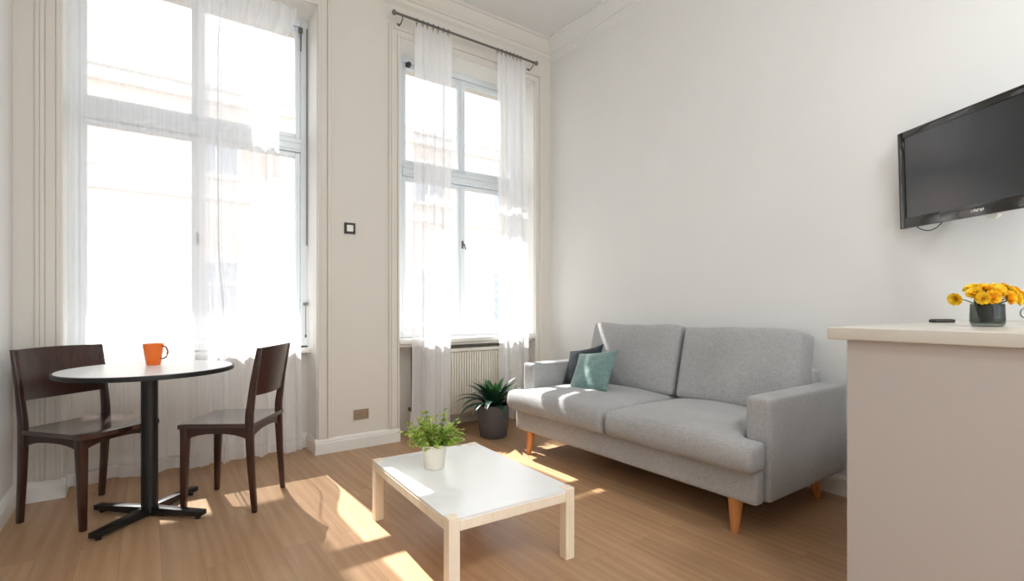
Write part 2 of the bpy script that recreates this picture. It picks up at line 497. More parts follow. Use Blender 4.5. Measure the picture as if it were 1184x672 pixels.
BP = [(0, 0), (0.02, 0), (0.02, 0.075), (0.016, 0.082), (0.016, 0.09), (0.008, 0.104), (0, 0.108)]
def base(b, p0, p1, o): b.prism(BP, (p0, p1, o))
b = MB()
base(b, (LX, 0, 0), (WL[0] + 0.02, 0, 0), (0, -1, 0))
base(b, (WL[0], 0, 0), (WL[0], G, 0), (1, 0, 0))
base(b, (WL[0], G, 0), (WL[1], G, 0), (0, -1, 0))
base(b, (WL[1], G, 0), (WL[1], 0, 0), (-1, 0, 0))
base(b, (WL[1] - 0.02, 0, 0), (WR[0] + 0.006, 0, 0), (0, -1, 0))
base(b, (WR[1] - 0.006, 0, 0), (0, 0, 0), (0, -1, 0))
tag(b.build('baseboard_front', M['trim'], smooth=True, sharp=25), kind='structure')
b = MB(); base(b, (0, 0, 0), (0, BY, 0), (-1, 0, 0))
tag(b.build('baseboard_right', M['trim'], smooth=True, sharp=25), kind='structure')
b = MB(); base(b, (LX, BY, 0), (LX, 0, 0), (1, 0, 0))
tag(b.build('baseboard_left', M['trim'], smooth=True, sharp=25), kind='structure')

# moulded surrounds (architraves): stepped bands, inner edge at the opening
def architrave(name, x0, x1, zt, w, zb=0.108, only=None):
    b = MB()
    steps = [(0.0, 0.18, 0.020), (0.18, 0.62, 0.011), (0.62, 0.80, 0.024), (0.80, 1.0, 0.016)]
    for a, c, d in steps:
        b.box(x0 - w * c, x0 - w * a, -d, 0, zb, zt + w * c, 0.003, 1)
        b.box(x1 + w * a, x1 + w * c, -d, 0, zb, zt + w * c, 0.003, 1)
        b.box(x0 - w * a, x1 + w * a, -d, 0, zt + w * a, zt + w * c, 0.003, 1)
    tag(b.build(name, M['taupe']), kind='structure')
architrave('trim_4', WL[0], WL[1], TL, 0.105)
architrave('trim_5', WR[0], WR[1], TR, 0.085)

# white linings of the two window niches
for nm, (x0, x1), zt, zb in (('trim_6', WL, TL, 0.108), ('trim_7', WR, TR, 0.79)):
    b = MB(); b.box(x0, x0 + 0.006, 0.0, G, zb, zt, 0.001, 1); b.box(x1 - 0.006, x1, 0.0, G, zb, zt, 0.001, 1); b.box(x0 + 0.006, x1 - 0.006, 0.0, G, zt - 0.006, zt, 0.001, 1)
    tag(b.build(nm, M['trim']), kind='structure')

# ------------------------------------------------------------------ windows
def make_window(name, label, x0, x1, z0, z1, sill, mull, transom, sillx, silly, gz, hw=0.035, knob=None):
    """Box window: outer frame, transom bar, four sashes with panes, handle, hinges, inner sill, exterior sill."""
    r = root(name, ((x0 + x1) / 2, G, z0), label=label)
    fw = 0.055
    b = MB()
    ring_frame(b, x0, x1, z0, z1, G - 0.02, G + 0.06, fw, 0.005)
    b.box(x0 + fw, x1 - fw, G - 0.025, G + 0.06, transom - 0.05, transom + 0.05, 0.006)
    b.box(x0 + fw, x1 - fw, G - 0.035, G - 0.02, transom + 0.012, transom + 0.034, 0.004)
    b.box(x0 + fw, x1 - fw, G - 0.035, G - 0.02, transom - 0.034, transom - 0.012, 0.004)
    b.box(mull - 0.022, mull + 0.022, G, G + 0.06, transom + 0.05, z1 - fw, 0.005)
    b.build('window_frame', M['frame'], r)
    for (a, c) in ((x0 + fw, mull), (mull, x1 - fw)):
        for (d, e) in ((z0 + fw, transom - 0.05), (transom + 0.05, z1 - fw)):
            s = MB()
            ring_frame(s, a + 0.002, c - 0.002, d + 0.003, e - 0.003, G - 0.01, G + 0.035, hw, 0.006)
            so = s.build('sash', M['frame'], r)
            p = MB(); p.box(a + hw, c - hw, G + 0.018, G + 0.022, d + hw, e - hw)
            p.build('pane', M['glass'], so)
    # cover strip over the meeting stiles with a turn handle
    s = MB(); s.box(mull - 0.016, mull + 0.016, G - 0.024, G - 0.01, z0 + fw + 0.01, transom - 0.06, 0.004)
    s.box(mull - 0.016, mull + 0.016, G - 0.024, G - 0.01, transom + 0.06, z1 - fw - 0.01, 0.004)
    s.build('cover_strip', M['frame'], r)
    h = MB(); h.box(mull - 0.012, mull + 0.012, G - 0.03, G - 0.024, gz - 0.035, gz + 0.035, 0.003)
    h.tube([(mull, G - 0.024, gz), (mull, G - 0.06, gz)], 0.007)
    h.tube([(mull, G - 0.06, gz + 0.006), (mull + 0.004, G - 0.064, gz - 0.02), (mull + 0.012, G - 0.062, gz - 0.05)], [0.007, 0.007, 0.005])
    h.build('handle', M['steel'], r, smooth=True)
    s = MB(); s.box(sillx[0], sillx[1], silly, G + 0.02, sill - 0.035, sill, 0.008)
    if silly < 0: s.box(WR[0] + 0.004, WR[1] - 0.004, 0.01, G, sill - 0.06, sill - 0.035, 0.004)
    s.build('window_sill', M['trim'], r, smooth=True)
    s = MB(); s.box(x0, x1, G + 0.06, OUT + 0.06, z0 - 0.03, z0, 0.004)
    s.build('outer_sill', M['steel'], r)
    return r

w1 = make_window('window_1', 'tall white four-sash window behind the dining table', WL[0], WL[1], 0.755, TL, 0.745, -2.85, 2.235, (WL[0] + 0.003, WL[1] - 0.003), 0.13, 1.5)
w2 = make_window('window_2', 'tall white four-sash window above the radiator', WR[0] + 0.08, WR[1], 0.785, TR, 0.785, -0.83, 2.19, (WR[0] - 0.006, WR[1] + 0.006), -0.035, 1.6)
# black catch on the upper left corner of the right window; lever and bead chain on the left window
b = MB(); b.box(WR[0] + 0.16, WR[0] + 0.20, G - 0.045, G - 0.02, 3.045, 3.085, 0.008)
b.lathe([(0, 0), (0.016, 0.004), (0.018, 0.014), (0.012, 0.024), (0, 0.027)], 16, 0, (0, 0, 0), Matrix.Translation((WR[0] + 0.18, G - 0.045, 3.065)) @ Matrix.Rotation(PI / 2, 4, 'X'))
b.build('catch', M['plastic_dark'], w2, smooth=True)
b = MB(); b.box(WR[0], WR[0] + 0.08, G - 0.02, G + 0.09, 0.785, TR, 0.004); b.build('jamb_board', M['frame'], w2)
b = MB(); b.box(WL[1] - 0.075, WL[1] - 0.045, G - 0.045, G - 0.02, 3.06, 3.10, 0.006)
b.tube([(WL[1] - 0.06, G - 0.05, 3.08), (WL[1] - 0.062, G - 0.05, 2.92)], 0.005); b.build('catch', M['steel'], w1, smooth=True)
b = MB(); b.box(WL[1] - 0.018, WL[1] - 0.010, G - 0.028, G - 0.02, 1.5, 3.11); b.build('shadow_gap_strip', M['grey'], w1)  # grey strip standing in for the dark shadow gap beside the frame
b = MB()
for k in range(22):
    b.lathe([(0, -0.0045), (0.0032, -0.003), (0.0045, 0), (0.0032, 0.003), (0, 0.0045)], 8, 0, (WL[1] - 0.03, G - 0.06, 0.845 + k * 0.0095))
b.tube([(WL[1] - 0.03, G - 0.06, 0.845), (WL[1] - 0.03, G - 0.06, 1.06)], 0.0014, 6)
b.lathe([(0, -0.03), (0.007, -0.026), (0.008, -0.01), (0, 0)], 10, 0, (WL[1] - 0.03, G - 0.06, 0.845))
b.box(WL[1] - 0.04, WL[1] - 0.02, G - 0.066, G - 0.02, 1.055, 1.075, 0.003)
b.build('bead_chain', M['steel'], w1, smooth=True)

# ------------------------------------------------------------------ curtains
def curtain(name, label, xs, y0, zt, zb, folds, amp, mats, group, seed, flare=None, nx=260, nz=44, top_amp=0.5, hem=0.05):
    rnd = random.Random(seed)
    ph = [rnd.uniform(0, 2 * PI) for _ in range(6)]
    def f(u, v):
        z = zb + (zt - zb) * v
        x0, x1 = xs(v)
        warp = u + 0.035 * math.sin(2 * PI * 2.3 * u + ph[0]) + 0.02 * math.sin(2 * PI * 5.1 * u + ph[1] + 0.8 * (1 - v))
        x = x0 + (x1 - x0) * u
        a = amp * (top_amp + (1 - top_amp) * (1 - v) ** 0.7) * (0.75 + 0.45 * math.sin(2 * PI * 1.7 * u + ph[2]))
        t = 2 * PI * folds * warp + 0.5 * math.sin(2.0 * v + ph[3])
        y = y0 + a * math.sin(t) + a * 0.25 * math.sin(2.3 * t + ph[4])
        x += a * 0.35 * math.sin(2 * t + ph[5])
        zz = z + (0.012 * math.sin(t * 0.5 + ph[1]) * (1 - v) ** 6)
        return Vector((x, y, zz))
    b = MB(); b.grid(f, nx, nz)
    hemv = hem / (zt - zb)
    o = b.build(name, mats, smooth=True, sharp=180)
    me = o.data
    for p in me.polygons:
        if p.center.z < zb + hem or p.center.z > zt - 0.03: p.material_index = 1
    return tag(o, label, 'curtain', group), f

CG = 'sheer curtains at the dining table window'
curtain('curtain', 'sheer white curtain on the left half of the window behind the dining table',
        lambda v: (-3.495, -2.80), 0.075, 3.155, 0.035, 5.0, 0.016, [M['sheer'], M['sheer_dense']], CG, 3)
def xs_r(v):
    # right edge pulled in a little above table height, flaring to the hem
    z = v * 3.1
    ss = lambda q: q * q * (3 - 2 * q)
    pinch = 0.13 * ss(max(0.0, min(1.0, (z - 0.9) / 0.55))) * (1 - ss(max(0.0, min(1.0, (z - 2.65) / 0.45))))
    return (-2.86, -2.235 - 0.03 * v - pinch)
curtain('curtain', 'bright gathered sheer curtain on the right half of the window behind the table',
        xs_r, 0.09, 3.155, 0.03, 7.0, 0.026, [M['sheer_right'], M['sheer_dense']], CG, 5)
RG = 'sheer curtains on the rod above the radiator'
ROD_Y, ROD_Z = -0.085, 3.272
c3, f3 = curtain('curtain', 'narrow sheer white curtain at the left end of the metal rod',
        lambda v: (-1.455 + 0.02 * v, -1.135 + 0.02 * v), ROD_Y, ROD_Z - 0.035, 0.06, 4.0, 0.030, [M['sheer_right'], M['sheer_dense']], RG, 8, nx=180)
c4, f4 = curtain('curtain', 'narrow sheer white curtain at the right end of the metal rod, near the corner',
        lambda v: (-0.645 - 0.03 * v, -0.345 - 0.035 * v), ROD_Y, ROD_Z - 0.035, 0.06, 4.0, 0.028, [M['sheer_right'], M['sheer_dense']], RG, 12, nx=180)
for o in (c3, c4):
    b0 = MB()
for o, f in ((c3, f3), (c4, f4)):
    for k in range(7):
        u = (k + 0.25) / 7.0
        p = f(u, 1.0)
        b = MB()
        b.tube([(p.x, ROD_Y + 0.017 * math.sin(a), ROD_Z - 0.006 + 0.019 * math.cos(a)) for a in [2 * PI * i / 20 for i in range(20)]], 0.0028, 8, closed=True)
        b.tube([(p.x, ROD_Y, ROD_Z - 0.024), (p.x, p.y, ROD_Z - 0.045)], 0.002, 6)
        b.build('ring', M['steel'], o, smooth=True)

t = thing('curtain_rod', 'thin grey metal curtain rod with ball ends fixed above the radiator window', 'curtain rod', (-0.93, 0, ROD_Z))
b = MB(); b.tube([(-1.605, ROD_Y, ROD_Z), (-0.245, ROD_Y, ROD_Z)], 0.0095, 16); b.build('rod', M['steel'], t, smooth=True)
for x in (-1.612, -0.238):
    b = MB(); b.lathe([(0, -0.02), (0.012, -0.016), (0.019, 0), (0.012, 0.016), (0, 0.02)], 20, 0, (x, ROD_Y, ROD_Z)); b.build('finial', M['steel'], t, smooth=True)
for x in (-1.545, -0.275):
    b = MB(); b.tube([(x, -0.012, ROD_Z - 0.05), (x, -0.05, ROD_Z - 0.05), (x, ROD_Y, ROD_Z - 0.03), (x, ROD_Y, ROD_Z - 0.008)], 0.0045, 10)
    b.box(x - 0.012, x + 0.012, -0.014, 0.0, ROD_Z - 0.072, ROD_Z - 0.03, 0.002)
    b.build('bracket', M['steel'], t, smooth=True)

# ------------------------------------------------------------------ radiator
RX0, RX1, RZ0, RZ1 = -1.25, -0.29, 0.115, 0.69
t = thing('radiator', 'cream ribbed panel radiator under the right window sill', 'radiator', ((RX0 + RX1) / 2, 0.1, 0.0))
b = MB()
b.box(RX0, RX1, 0.075, 0.135, RZ0 + 0.01, RZ1 - 0.012, 0.006)
n = 38
for k in range(n):
    x = RX0 + 0.022 + (RX1 - RX0 - 0.044) * k / (n - 1)
    b.box(x - 0.0075, x + 0.0075, 0.052, 0.08, RZ0 + 0.03, RZ1 - 0.035, 0.005, 2)
b.build('ribbed_panel', M['radiator'], t, smooth=True)
b = MB(); b.box(RX0 - 0.004, RX1 + 0.004, 0.045, 0.165, RZ1 - 0.03, RZ1, 0.008); b.build('top_grille', M['radiator'], t, smooth=True)
for x in (RX0 + 0.14, RX1 - 0.14):
    b = MB(); b.box(x - 0.015, x + 0.015, 0.12, G, RZ0 + 0.08, RZ1 - 0.08, 0.003); b.build('bracket', M['radiator'], t)
b = MB(); b.tube([(RX0 - 0.14, 0.11, 0.0), (RX0 - 0.14, 0.11, 0.20), (RX0 - 0.13, 0.11, 0.212), (RX0 + 0.02, 0.11, 0.212)], 0.009); b.build('pipe', M['radiator'], t, smooth=True)
b = MB(); b.tube([(RX0 - 0.11, 0.15, 0.0), (RX0 - 0.11, 0.15, 0.72)], 0.008); b.build('riser_pipe', M['brass'], t, smooth=True)
b = MB(); b.tube([(RX0 - 0.14, 0.13, 0.212), (RX0 - 0.14, 0.03, 0.212)], [0.014, 0.02], 14)
b.tube([(RX0 - 0.155, 0.11, 0.212), (RX0 - 0.10, 0.11, 0.212)], 0.016, 10); b.build('valve', M['brass'], t, smooth=True)

# ------------------------------------------------------------------ dining table, chairs, mug
TC = (-3.117, -0.575)
t = thing('dining_table', 'round white bistro table with a black edge and black cross base', 'table', (TC[0], TC[1], 0))
b = MB(); b.lathe([(0, 0.722), (0.364, 0.722), (0.364, 0.739), (0.362, 0.741), (0, 0.741)], 96, 0, (TC[0], TC[1], 0)); b.build('tabletop', M['laminate'], t, smooth=True, sharp=30)
b = MB(); b.lathe([(0.362, 0.718), (0.372, 0.720), (0.373, 0.730), (0.372, 0.7395), (0.3645, 0.7405)], 96, 0, (TC[0], TC[1], 0))
b.lathe([(0, 0.716), (0.364, 0.717), (0.364, 0.721), (0, 0.7215)], 64, 0, (TC[0], TC[1], 0)); b.build('edge_band', M['black'], t, smooth=True, sharp=40)
b = MB(); b.lathe([(0, 0.02), (0.036, 0.02), (0.036, 0.71), (0.12, 0.708), (0.12, 0.716), (0, 0.7165)], 40, 0, (TC[0], TC[1], 0)); b.build('column', M['black'], t, smooth=True, sharp=40)
for k in range(4):
    a = math.radians(46 + 90 * k)
    m = Matrix.Translation((TC[0], TC[1], 0)) @ Matrix.Rotation(a, 4, 'Z')
    b = MB(); b.loft_rect([(0, 0, 0, 0.02, 0.022), (0, 0, 0.3, 0.012, 0.022)], 0.003,
                  mtx=m @ Matrix.Translation((0, 0, 0.028)) @ Matrix.Rotation(PI / 2, 4, 'Y'))
    b.lathe([(0, 0), (0.012, 0), (0.012, 0.018), (0, 0.018)], 14, 0, (0, 0, 0), m @ Matrix.Translation((0.27, 0, 0)))
    b.build('base_arm', M['black'], t, smooth=True, sharp=35)

MUG = (-3.10, -0.44, 0.741)
t = thing('mug', 'orange tapered mug with a thin handle on the round table', 'mug', MUG)
b = MB(); b.lathe([(0, 0.0), (0.030, 0.0), (0.033, 0.004), (0.047, 0.108), (0.0475, 0.111), (0.0455, 0.111), (0.044, 0.106), (0.031, 0.010), (0, 0.008)], 48, 0, MUG); b.build('cup_body', M['orange'], t, smooth=True, sharp=60)
dr = Vector((0.81, -0.586, 0)); mc = Vector(MUG)
pts = []
for i in range(15):
    a = math.radians(100 - 200 * i / 14)
    pts.append(mc + dr * (0.043 + 0.034 * max(0, math.cos(a)) ** 0.8 - 0.004 * i / 14) + Vector((0, 0, 0.066 + 0.034 * math.sin(a))))
b = MB(); b.tube(pts, 0.0042, 10); b.build('handle', M['brownglaze'], t, smooth=True)

def make_chair(label):
    """Local frame: sitter faces +Y, seat centre at the origin."""
    t = thing('dining_chair', label, 'chair', group='dark dining chairs at the round table')
    sh = 0.455
    def seat(u, v, th):
        x = (u - 0.5) * 2; y = (v - 0.5) * 2
        w = 0.198 + 0.006 * (1 - v)
        px = x * w * (1 - 0.03 * max(0, abs(y) - 0.8) * 5 * (abs(x) ** 4))
        py = y * 0.205 + (0.018 * (1 - x * x) if v > 0.5 else 0) * (v - 0.5) * 2
        dish = -0.010 * (1 - x * x) * (1 - y * y)
        edge = -0.006 * (max(0, v - 0.85) / 0.15) ** 2
        return Vector((px, py, sh + dish + edge - th))
    b = MB(); b.solid_sheet(seat, 24, 24, 0.022)
    o = b.build('seat', M['chair_seat'], t, smooth=True, sharp=50, local=True)
    for s in (-1, 1):
        b = MB(); b.loft_rect([(s * 0.168, 0.186, 0, 0.012, 0.013), (s * 0.168, 0.182, 0.22, 0.016, 0.017), (s * 0.168, 0.176, 0.40, 0.020, 0.020), (s * 0.168, 0.176, sh - 0.022, 0.021, 0.021)], 0.004)
        b.build('leg', M['chair'], t, smooth=True, sharp=35, local=True)
    for s in (-1, 1):
        b = MB(); b.loft_rect([(s * 0.187, -0.206, 0, 0.012, 0.013), (s * 0.188, -0.188, 0.22, 0.013, 0.017), (s * 0.189, -0.178, 0.42, 0.014, 0.021), (s * 0.190, -0.180, 0.50, 0.0135, 0.020), (s * 0.192, -0.202, 0.66, 0.013, 0.016), (s * 0.194, -0.236, 0.838, 0.012, 0.012)], 0.004)
        b.build('leg', M['chair'], t, smooth=True, sharp=35, local=True)
    # arched aprons between the legs
    def apron(p0, p1, name):
        p0 = Vector(p0); p1 = Vector(p1); d = (p1 - p0); L = d.length; d.normalize(); nrm = Vector((-d.y, d.x, 0))
        def f(u, v, th):
            arch = 0.032 + 0.026 * abs(2 * u - 1) ** 2.5
            z = (sh - 0.022) - arch * (1 - v)
            return p0 + d * (L * u) + nrm * (th - 0.009) + Vector((0, 0, z))
        b = MB(); b.solid_sheet(f, 18, 4, 0.018); return b.build(name, M['chair'], t, smooth=True, sharp=40, local=True)
    apron((-0.16, 0.178, 0), (0.16, 0.178, 0), 'apron')
    apron((0.175, -0.178, 0), (-0.175, -0.178, 0), 'apron')
    apron((-0.184, -0.165, 0), (-0.168, 0.16, 0), 'apron')
    apron((0.168, 0.16, 0), (0.184, -0.165, 0), 'apron')
    def back(u, v, th):
        z = 0.592 + 0.245 * v
        x = (u - 0.5) * 2
        rake = -0.190 - (z - 0.592) * (0.236 - 0.190) / 0.246
        bow = -0.028 * (1 - x * x)
        return Vector((x * (0.182 + 0.003 * v), rake + bow + 0.010 - th, z + 0.004 * (1 - x * x) * (2 * v - 1)))
    b = MB(); b.solid_sheet(back, 26, 10, 0.018)
    b.build('backrest', M['chair'], t, smooth=True, sharp=50, local=True)
    return t
ch1 = make_chair('dark brown wooden chair on the left of the round table, facing into the room')
ch2 = copy_tree(ch1); ch2['label'] = 'dark brown wooden chair on the right of the round table, its back toward the sofa'
def face(o, x, y, ang): o.location = (x, y, 0); o.rotation_euler = (0, 0, ang - PI / 2)
face(ch1, -3.352, -0.372, math.radians(-52))
face(ch2, -2.746, -0.60, math.radians(147)); ch2.scale = (0.95, 0.92, 1.0)

# ------------------------------------------------------------------ coffee table and its plant
CX0, CX1, CY0, CY1, CZ = -2.245, -1.665, -2.135, -1.285, 0.292
t = thing('coffee_table', 'low white coffee table with pale birch legs in front of the sofa', 'table', ((CX0 + CX1) / 2, (CY0 + CY1) / 2, 0))
lw = 0.045
b = MB()
b.box(CX0 + 0.001, CX1 - 0.001, CY0 + lw, CY1 - lw, CZ - 0.012, CZ - 0.001, 0.001, 1)
b.box(CX0 + lw, CX1 - lw, CY0 + 0.001, CY0 + lw, CZ - 0.012, CZ - 0.001, 0.0, 1)
b.box(CX0 + lw, CX1 - lw, CY1 - lw, CY1 - 0.001, CZ - 0.012, CZ - 0.001, 0.0, 1)
b.build('tabletop', M['lacquer'], t)
for (x0, x1, y0, y1) in ((CX0 + lw, CX1 - lw, CY0, CY0 + 0.018), (CX0 + lw, CX1 - lw, CY1 - 0.018, CY1), (CX0, CX0 + 0.018, CY0 + lw, CY1 - lw), (CX1 - 0.018, CX1, CY0 + lw, CY1 - lw)):
    b = MB(); b.box(x0, x1, y0, y1, CZ - 0.050, CZ - 0.0122, 0.002, 1); b.build('apron', M['birch'], t)
for x in (CX0, CX1 - lw):
    for y in (CY0, CY1 - lw):
        b = MB(); b.box(x, x + lw, y, y + lw, 0, CZ + 0.002, 0.003); b.build('leg', M['birch'], t)

t.rotation_euler = (0, 0, math.radians(-2.5))

PP = (-2.035, -1.565, CZ)
t = thing('potted_plant', 'small bushy green plant in a white pot on the coffee table', 'plant', PP)
b = MB(); b.lathe([(0, 0.0), (0.043, 0.0), (0.046, 0.003), (0.046, 0.010), (0.047, 0.012), (0.058, 0.098), (0.0605, 0.100), (0.0605, 0.112), (0.059, 0.114), (0.056, 0.113), (0.054, 0.095), (0.0535, 0.09), (0, 0.088)], 48, 0, PP)
b.build('pot', M['pot_white'], t, smooth=True, sharp=35)
b = MB(); b.lathe([(0.0545, 0.094), (0.03, 0.099), (0, 0.1)], 32, 0, PP); b.build('soil', M['soil'], t, smooth=True)
rnd = random.Random(4)
b = MB(); leaf_mb = b; stems = MB()
def small_leaf(b, p, d, L, W, roll):
    d = d.normalized(); side = d.cross(Vector((0, 0, 1)))
    if side.length < 1e-3: side = Vector((1, 0, 0))
    side.normalize(); side = Matrix.Rotation(roll, 3, d) @ side; nn = side.cross(d)
    def f(u, v):
        w = W * math.sin(PI * min(1, 0.06 + 0.94 * v) ** 0.8) * (u - 0.5) * 2
        return p + d * (L * v) + side * w + nn * (-0.18 * L * v * v + 0.2 * abs(w))
    b.grid(f, 2, 4)
for k in range(95):
    az = rnd.uniform(0, 2 * PI); el = math.radians(rnd.uniform(22, 88)); L = rnd.uniform(0.075, 0.165) * (0.50 + 0.56 * math.sin(el))
    d = Vector((math.cos(az) * math.cos(el), math.sin(az) * math.cos(el), math.sin(el)))
    p0 = Vector(PP) + Vector((math.cos(az) * 0.025, math.sin(az) * 0.025, 0.095))
    pts = []
    for i in range(7):
        s = i / 6
        pts.append(p0 + d * (L * s) + Vector((math.cos(az), math.sin(az), -0.4)) * (0.035 * s * s * (1.2 - math.sin(el))))
    stems.tube(pts, [0.0013, 0.0012, 0.0011, 0.001, 0.0009, 0.0008, 0.0006], 5)
    for i in range(1, 7):
        for q in range(4):
            a2 = rnd.uniform(0, 2 * PI)
            dd = (pts[i] - pts[i - 1]).normalized() * 0.7 + Vector((math.cos(a2), math.sin(a2), rnd.uniform(-0.2, 0.6)))
            small_leaf(leaf_mb, pts[i], dd, rnd.uniform(0.013, 0.027), rnd.uniform(0.0035, 0.0062), rnd.uniform(-1, 1))
leaf_mb.build('foliage', M['leaf_small'], t, smooth=True, sharp=180)
stems.build('stems', M['stem'], t, smooth=True)

# ------------------------------------------------------------------ palm-like plant by the radiator
BPOT = (-0.865, -0.315, 0.0)
t = thing('potted_palm', 'dark green strap-leaved plant in a grey planter between radiator and sofa', 'plant', BPOT)
b = MB(); b.lathe([(0, 0), (0.098, 0), (0.106, 0.006), (0.118, 0.08), (0.126, 0.17), (0.129, 0.245), (0.127, 0.258), (0.121, 0.262), (0.115, 0.258), (0.114, 0.232), (0, 0.228)], 64, 0, BPOT)
b.build('planter', M['pot_grey'], t, smooth=True, sharp=50)
b = MB(); b.lathe([(0.114, 0.236), (0.06, 0.244), (0, 0.246)], 40, 0, BPOT); b.build('soil', M['soil'], t, smooth=True)
rnd = random.Random(21)
def strap(p0, az, el0, L, W, droop, mat):
    def f(u, v):
        pass
    pts = []; p = Vector(p0); el = el0; n = 12
    for i in range(n + 1):
        pts.append(p.copy())
        d = Vector((math.cos(az) * math.cos(el), math.sin(az) * math.cos(el), math.sin(el)))
        p += d * (L / n); el -= droop / n * (0.5 + 1.1 * i / n)
    side = Vector((-math.sin(az), math.cos(az), 0))
    def g(u, v):
        i = min(n - 1, int(v * n)); fr = v * n - i
        q = pts[i].lerp(pts[i + 1], fr)
        w = W * (0.45 + 0.55 * math.sin(PI * min(1, v * 1.05) ** 0.75)) * (1 - v ** 5)
        x = (u - 0.5) * 2
        return q + side * (w * x) + Vector((0, 0, 0.16 * w * abs(x)))
    b = MB(); b.grid(g, 4, 18); return b.build('leaf', mat, t, smooth=True, sharp=180)
for k in range(52):
    ring = k / 52
    az = k * 2.399963 + rnd.uniform(-0.2, 0.2)
    el = math.radians(86 - 62 * ring + rnd.uniform(-6, 6))
    L = (0.255 + 0.13 * ring ** 0.6) * rnd.uniform(0.9, 1.1)
    # keep tips clear of the sofa arm and the radiator
    tip = Vector((math.cos(az), math.sin(az)))
    if tip.y > 0.3: L *= 0.88
    if tip.y < -0.45: L *= 0.9
    p0 = (BPOT[0] + 0.02 * math.cos(az), BPOT[1] + 0.02 * math.sin(az), 0.235)
    strap(p0, az, el, L, 0.025 + 0.006 * rnd.random(), math.radians(44 + 58 * ring + rnd.uniform(-8, 8)), M['leaf_palm_mid'] if k < 9 else M['leaf_palm'])

# ------------------------------------------------------------------ sofa
SY0, SY1 = -2.545, -0.705          # right and left outer faces
t = thing('sofa', 'light grey two-seat sofa with tapered beech legs against the right wall', 'sofa', (-0.5, (SY0 + SY1) / 2, 0))
AW = 0.12
b = MB(); b.box(-0.945, -0.09, SY0 + 0.125, SY1 - 0.125, 0.155, 0.315); b.box(-0.945, -0.875, SY0 + 0.02, SY1 - 0.02, 0.155, 0.315)
o = b.build('base', M['sofa'], t); soft(o, 0.011, 5)
def arm(y0, y1):
    b = MB(); b.box(-0.862, -0.055, y0, y1, 0.155, 0.632)
    o = b.build('armrest', M['sofa'], t)
    def ex(c):
        # top drops slightly toward the front; soft bulge
        c.z -= 0.0 if c.z < 0.4 else 0.012 * max(0, (-0.3 - c.x)) * 0
        return c
    soft(o, 0.011, 12, ex)
arm(SY0, SY0 + AW); arm(SY1 - AW, SY1)
b = MB(); b.box(-0.16, -0.055, SY0 + AW + 0.004, SY1 - AW - 0.004, 0.155, 0.70)
o = b.build('back_frame', M['sofa'], t); soft(o, 0.013, 6)
def wrinkle(c, k, a=0.004, s=5.0):
    n = noise.noise_vector(Vector((c.x * s + k, c.y * s, c.z * s)))
    return c + n * a
ym = (SY0 + SY1) / 2 - 0.03
def seat(y0, y1, wing0, wing1, k):
    b = MB(); b.box(-1.005, -0.20, y0, y1, 0.302, 0.448)
    if wing0 is not None: b.box(-1.005, -0.87, wing0 - 0.004, y0 + 0.05, 0.302, 0.446)
    if wing1 is not None: b.box(-1.005, -0.87, y1 - 0.05, wing1 + 0.004, 0.302, 0.446)
    o = b.build('seat_cushion', M['sofa'], t)
    cy = (y0 + y1) / 2; hy = (y1 - y0) / 2
    def ex(c):
        if c.z > 0.38:
            q = max(0, 1 - ((c.y - cy) / (hy * 1.08)) ** 2) * max(0, 1 - ((c.x + 0.6) / 0.46) ** 2)
            c.z += 0.040 * q ** 0.7
        if c.x < -0.9: c.x -= 0.016 * max(0, 1 - ((c.z - 0.375) / 0.07) ** 2)
        return wrinkle(c, k, 0.006, 4.0)
    soft(o, 0.011, 42, ex)
seat(SY0 + AW + 0.006, ym - 0.014, SY0 + 0.01, None, 1.7)
seat(ym + 0.014, SY1 - AW - 0.006, None, SY1 - 0.005, 9.1)
def backc(y0, y1, k):
    b = MB(); b.box(-0.085, 0.085, y0, y1, 0.0, 0.475)
    o = b.build('back_cushion', M['sofa'], t)
    cy = (y0 + y1) / 2; hy = (y1 - y0) / 2
    R = Matrix.Translation((-0.285, 0, 0.445)) @ Matrix.Rotation(math.radians(13.5), 4, 'Y')
    def ex(c):
        q = max(0, 1 - ((c.y - cy) / hy) ** 2) * max(0, 1 - ((c.z - 0.23) / 0.24) ** 2)
        c.x += (0.03 if c.x > 0 else -0.035) * q ** 0.7
        # slightly pinched corners
        e = abs((c.y - cy) / hy) ** 6
        if c.z > 0.23: c.z -= 0.004 * e * (c.z - 0.23) / 0.23
        c.z += 0.006 * math.sin(7 * c.y + k) * (c.z / 0.46)
        c = wrinkle(c, k, 0.006, 4.0)
        return R @ c
    soft(o, 0.011, 34, ex)
backc(SY0 + AW + 0.01, ym - 0.012, 4.2)
backc(ym + 0.014, SY1 - AW - 0.012, 6.6)
for (x, y, dx, dy) in ((-0.905, SY0 + 0.14, -0.018, -0.004), (-0.905, SY1 - 0.155, -0.018, 0.004), (-0.16, SY0 + 0.13, 0.02, -0.02), (-0.16, SY1 - 0.13, 0.02, 0.02)):
    b = MB(); b.tube([(x, y, 0.16), (x + dx * 0.5, y + dy * 0.5, 0.08), (x + dx, y + dy, 0.0)], [0.034, 0.026, 0.0165], 24); b.build('leg', M['legwood'], t, smooth=True, sharp=50)

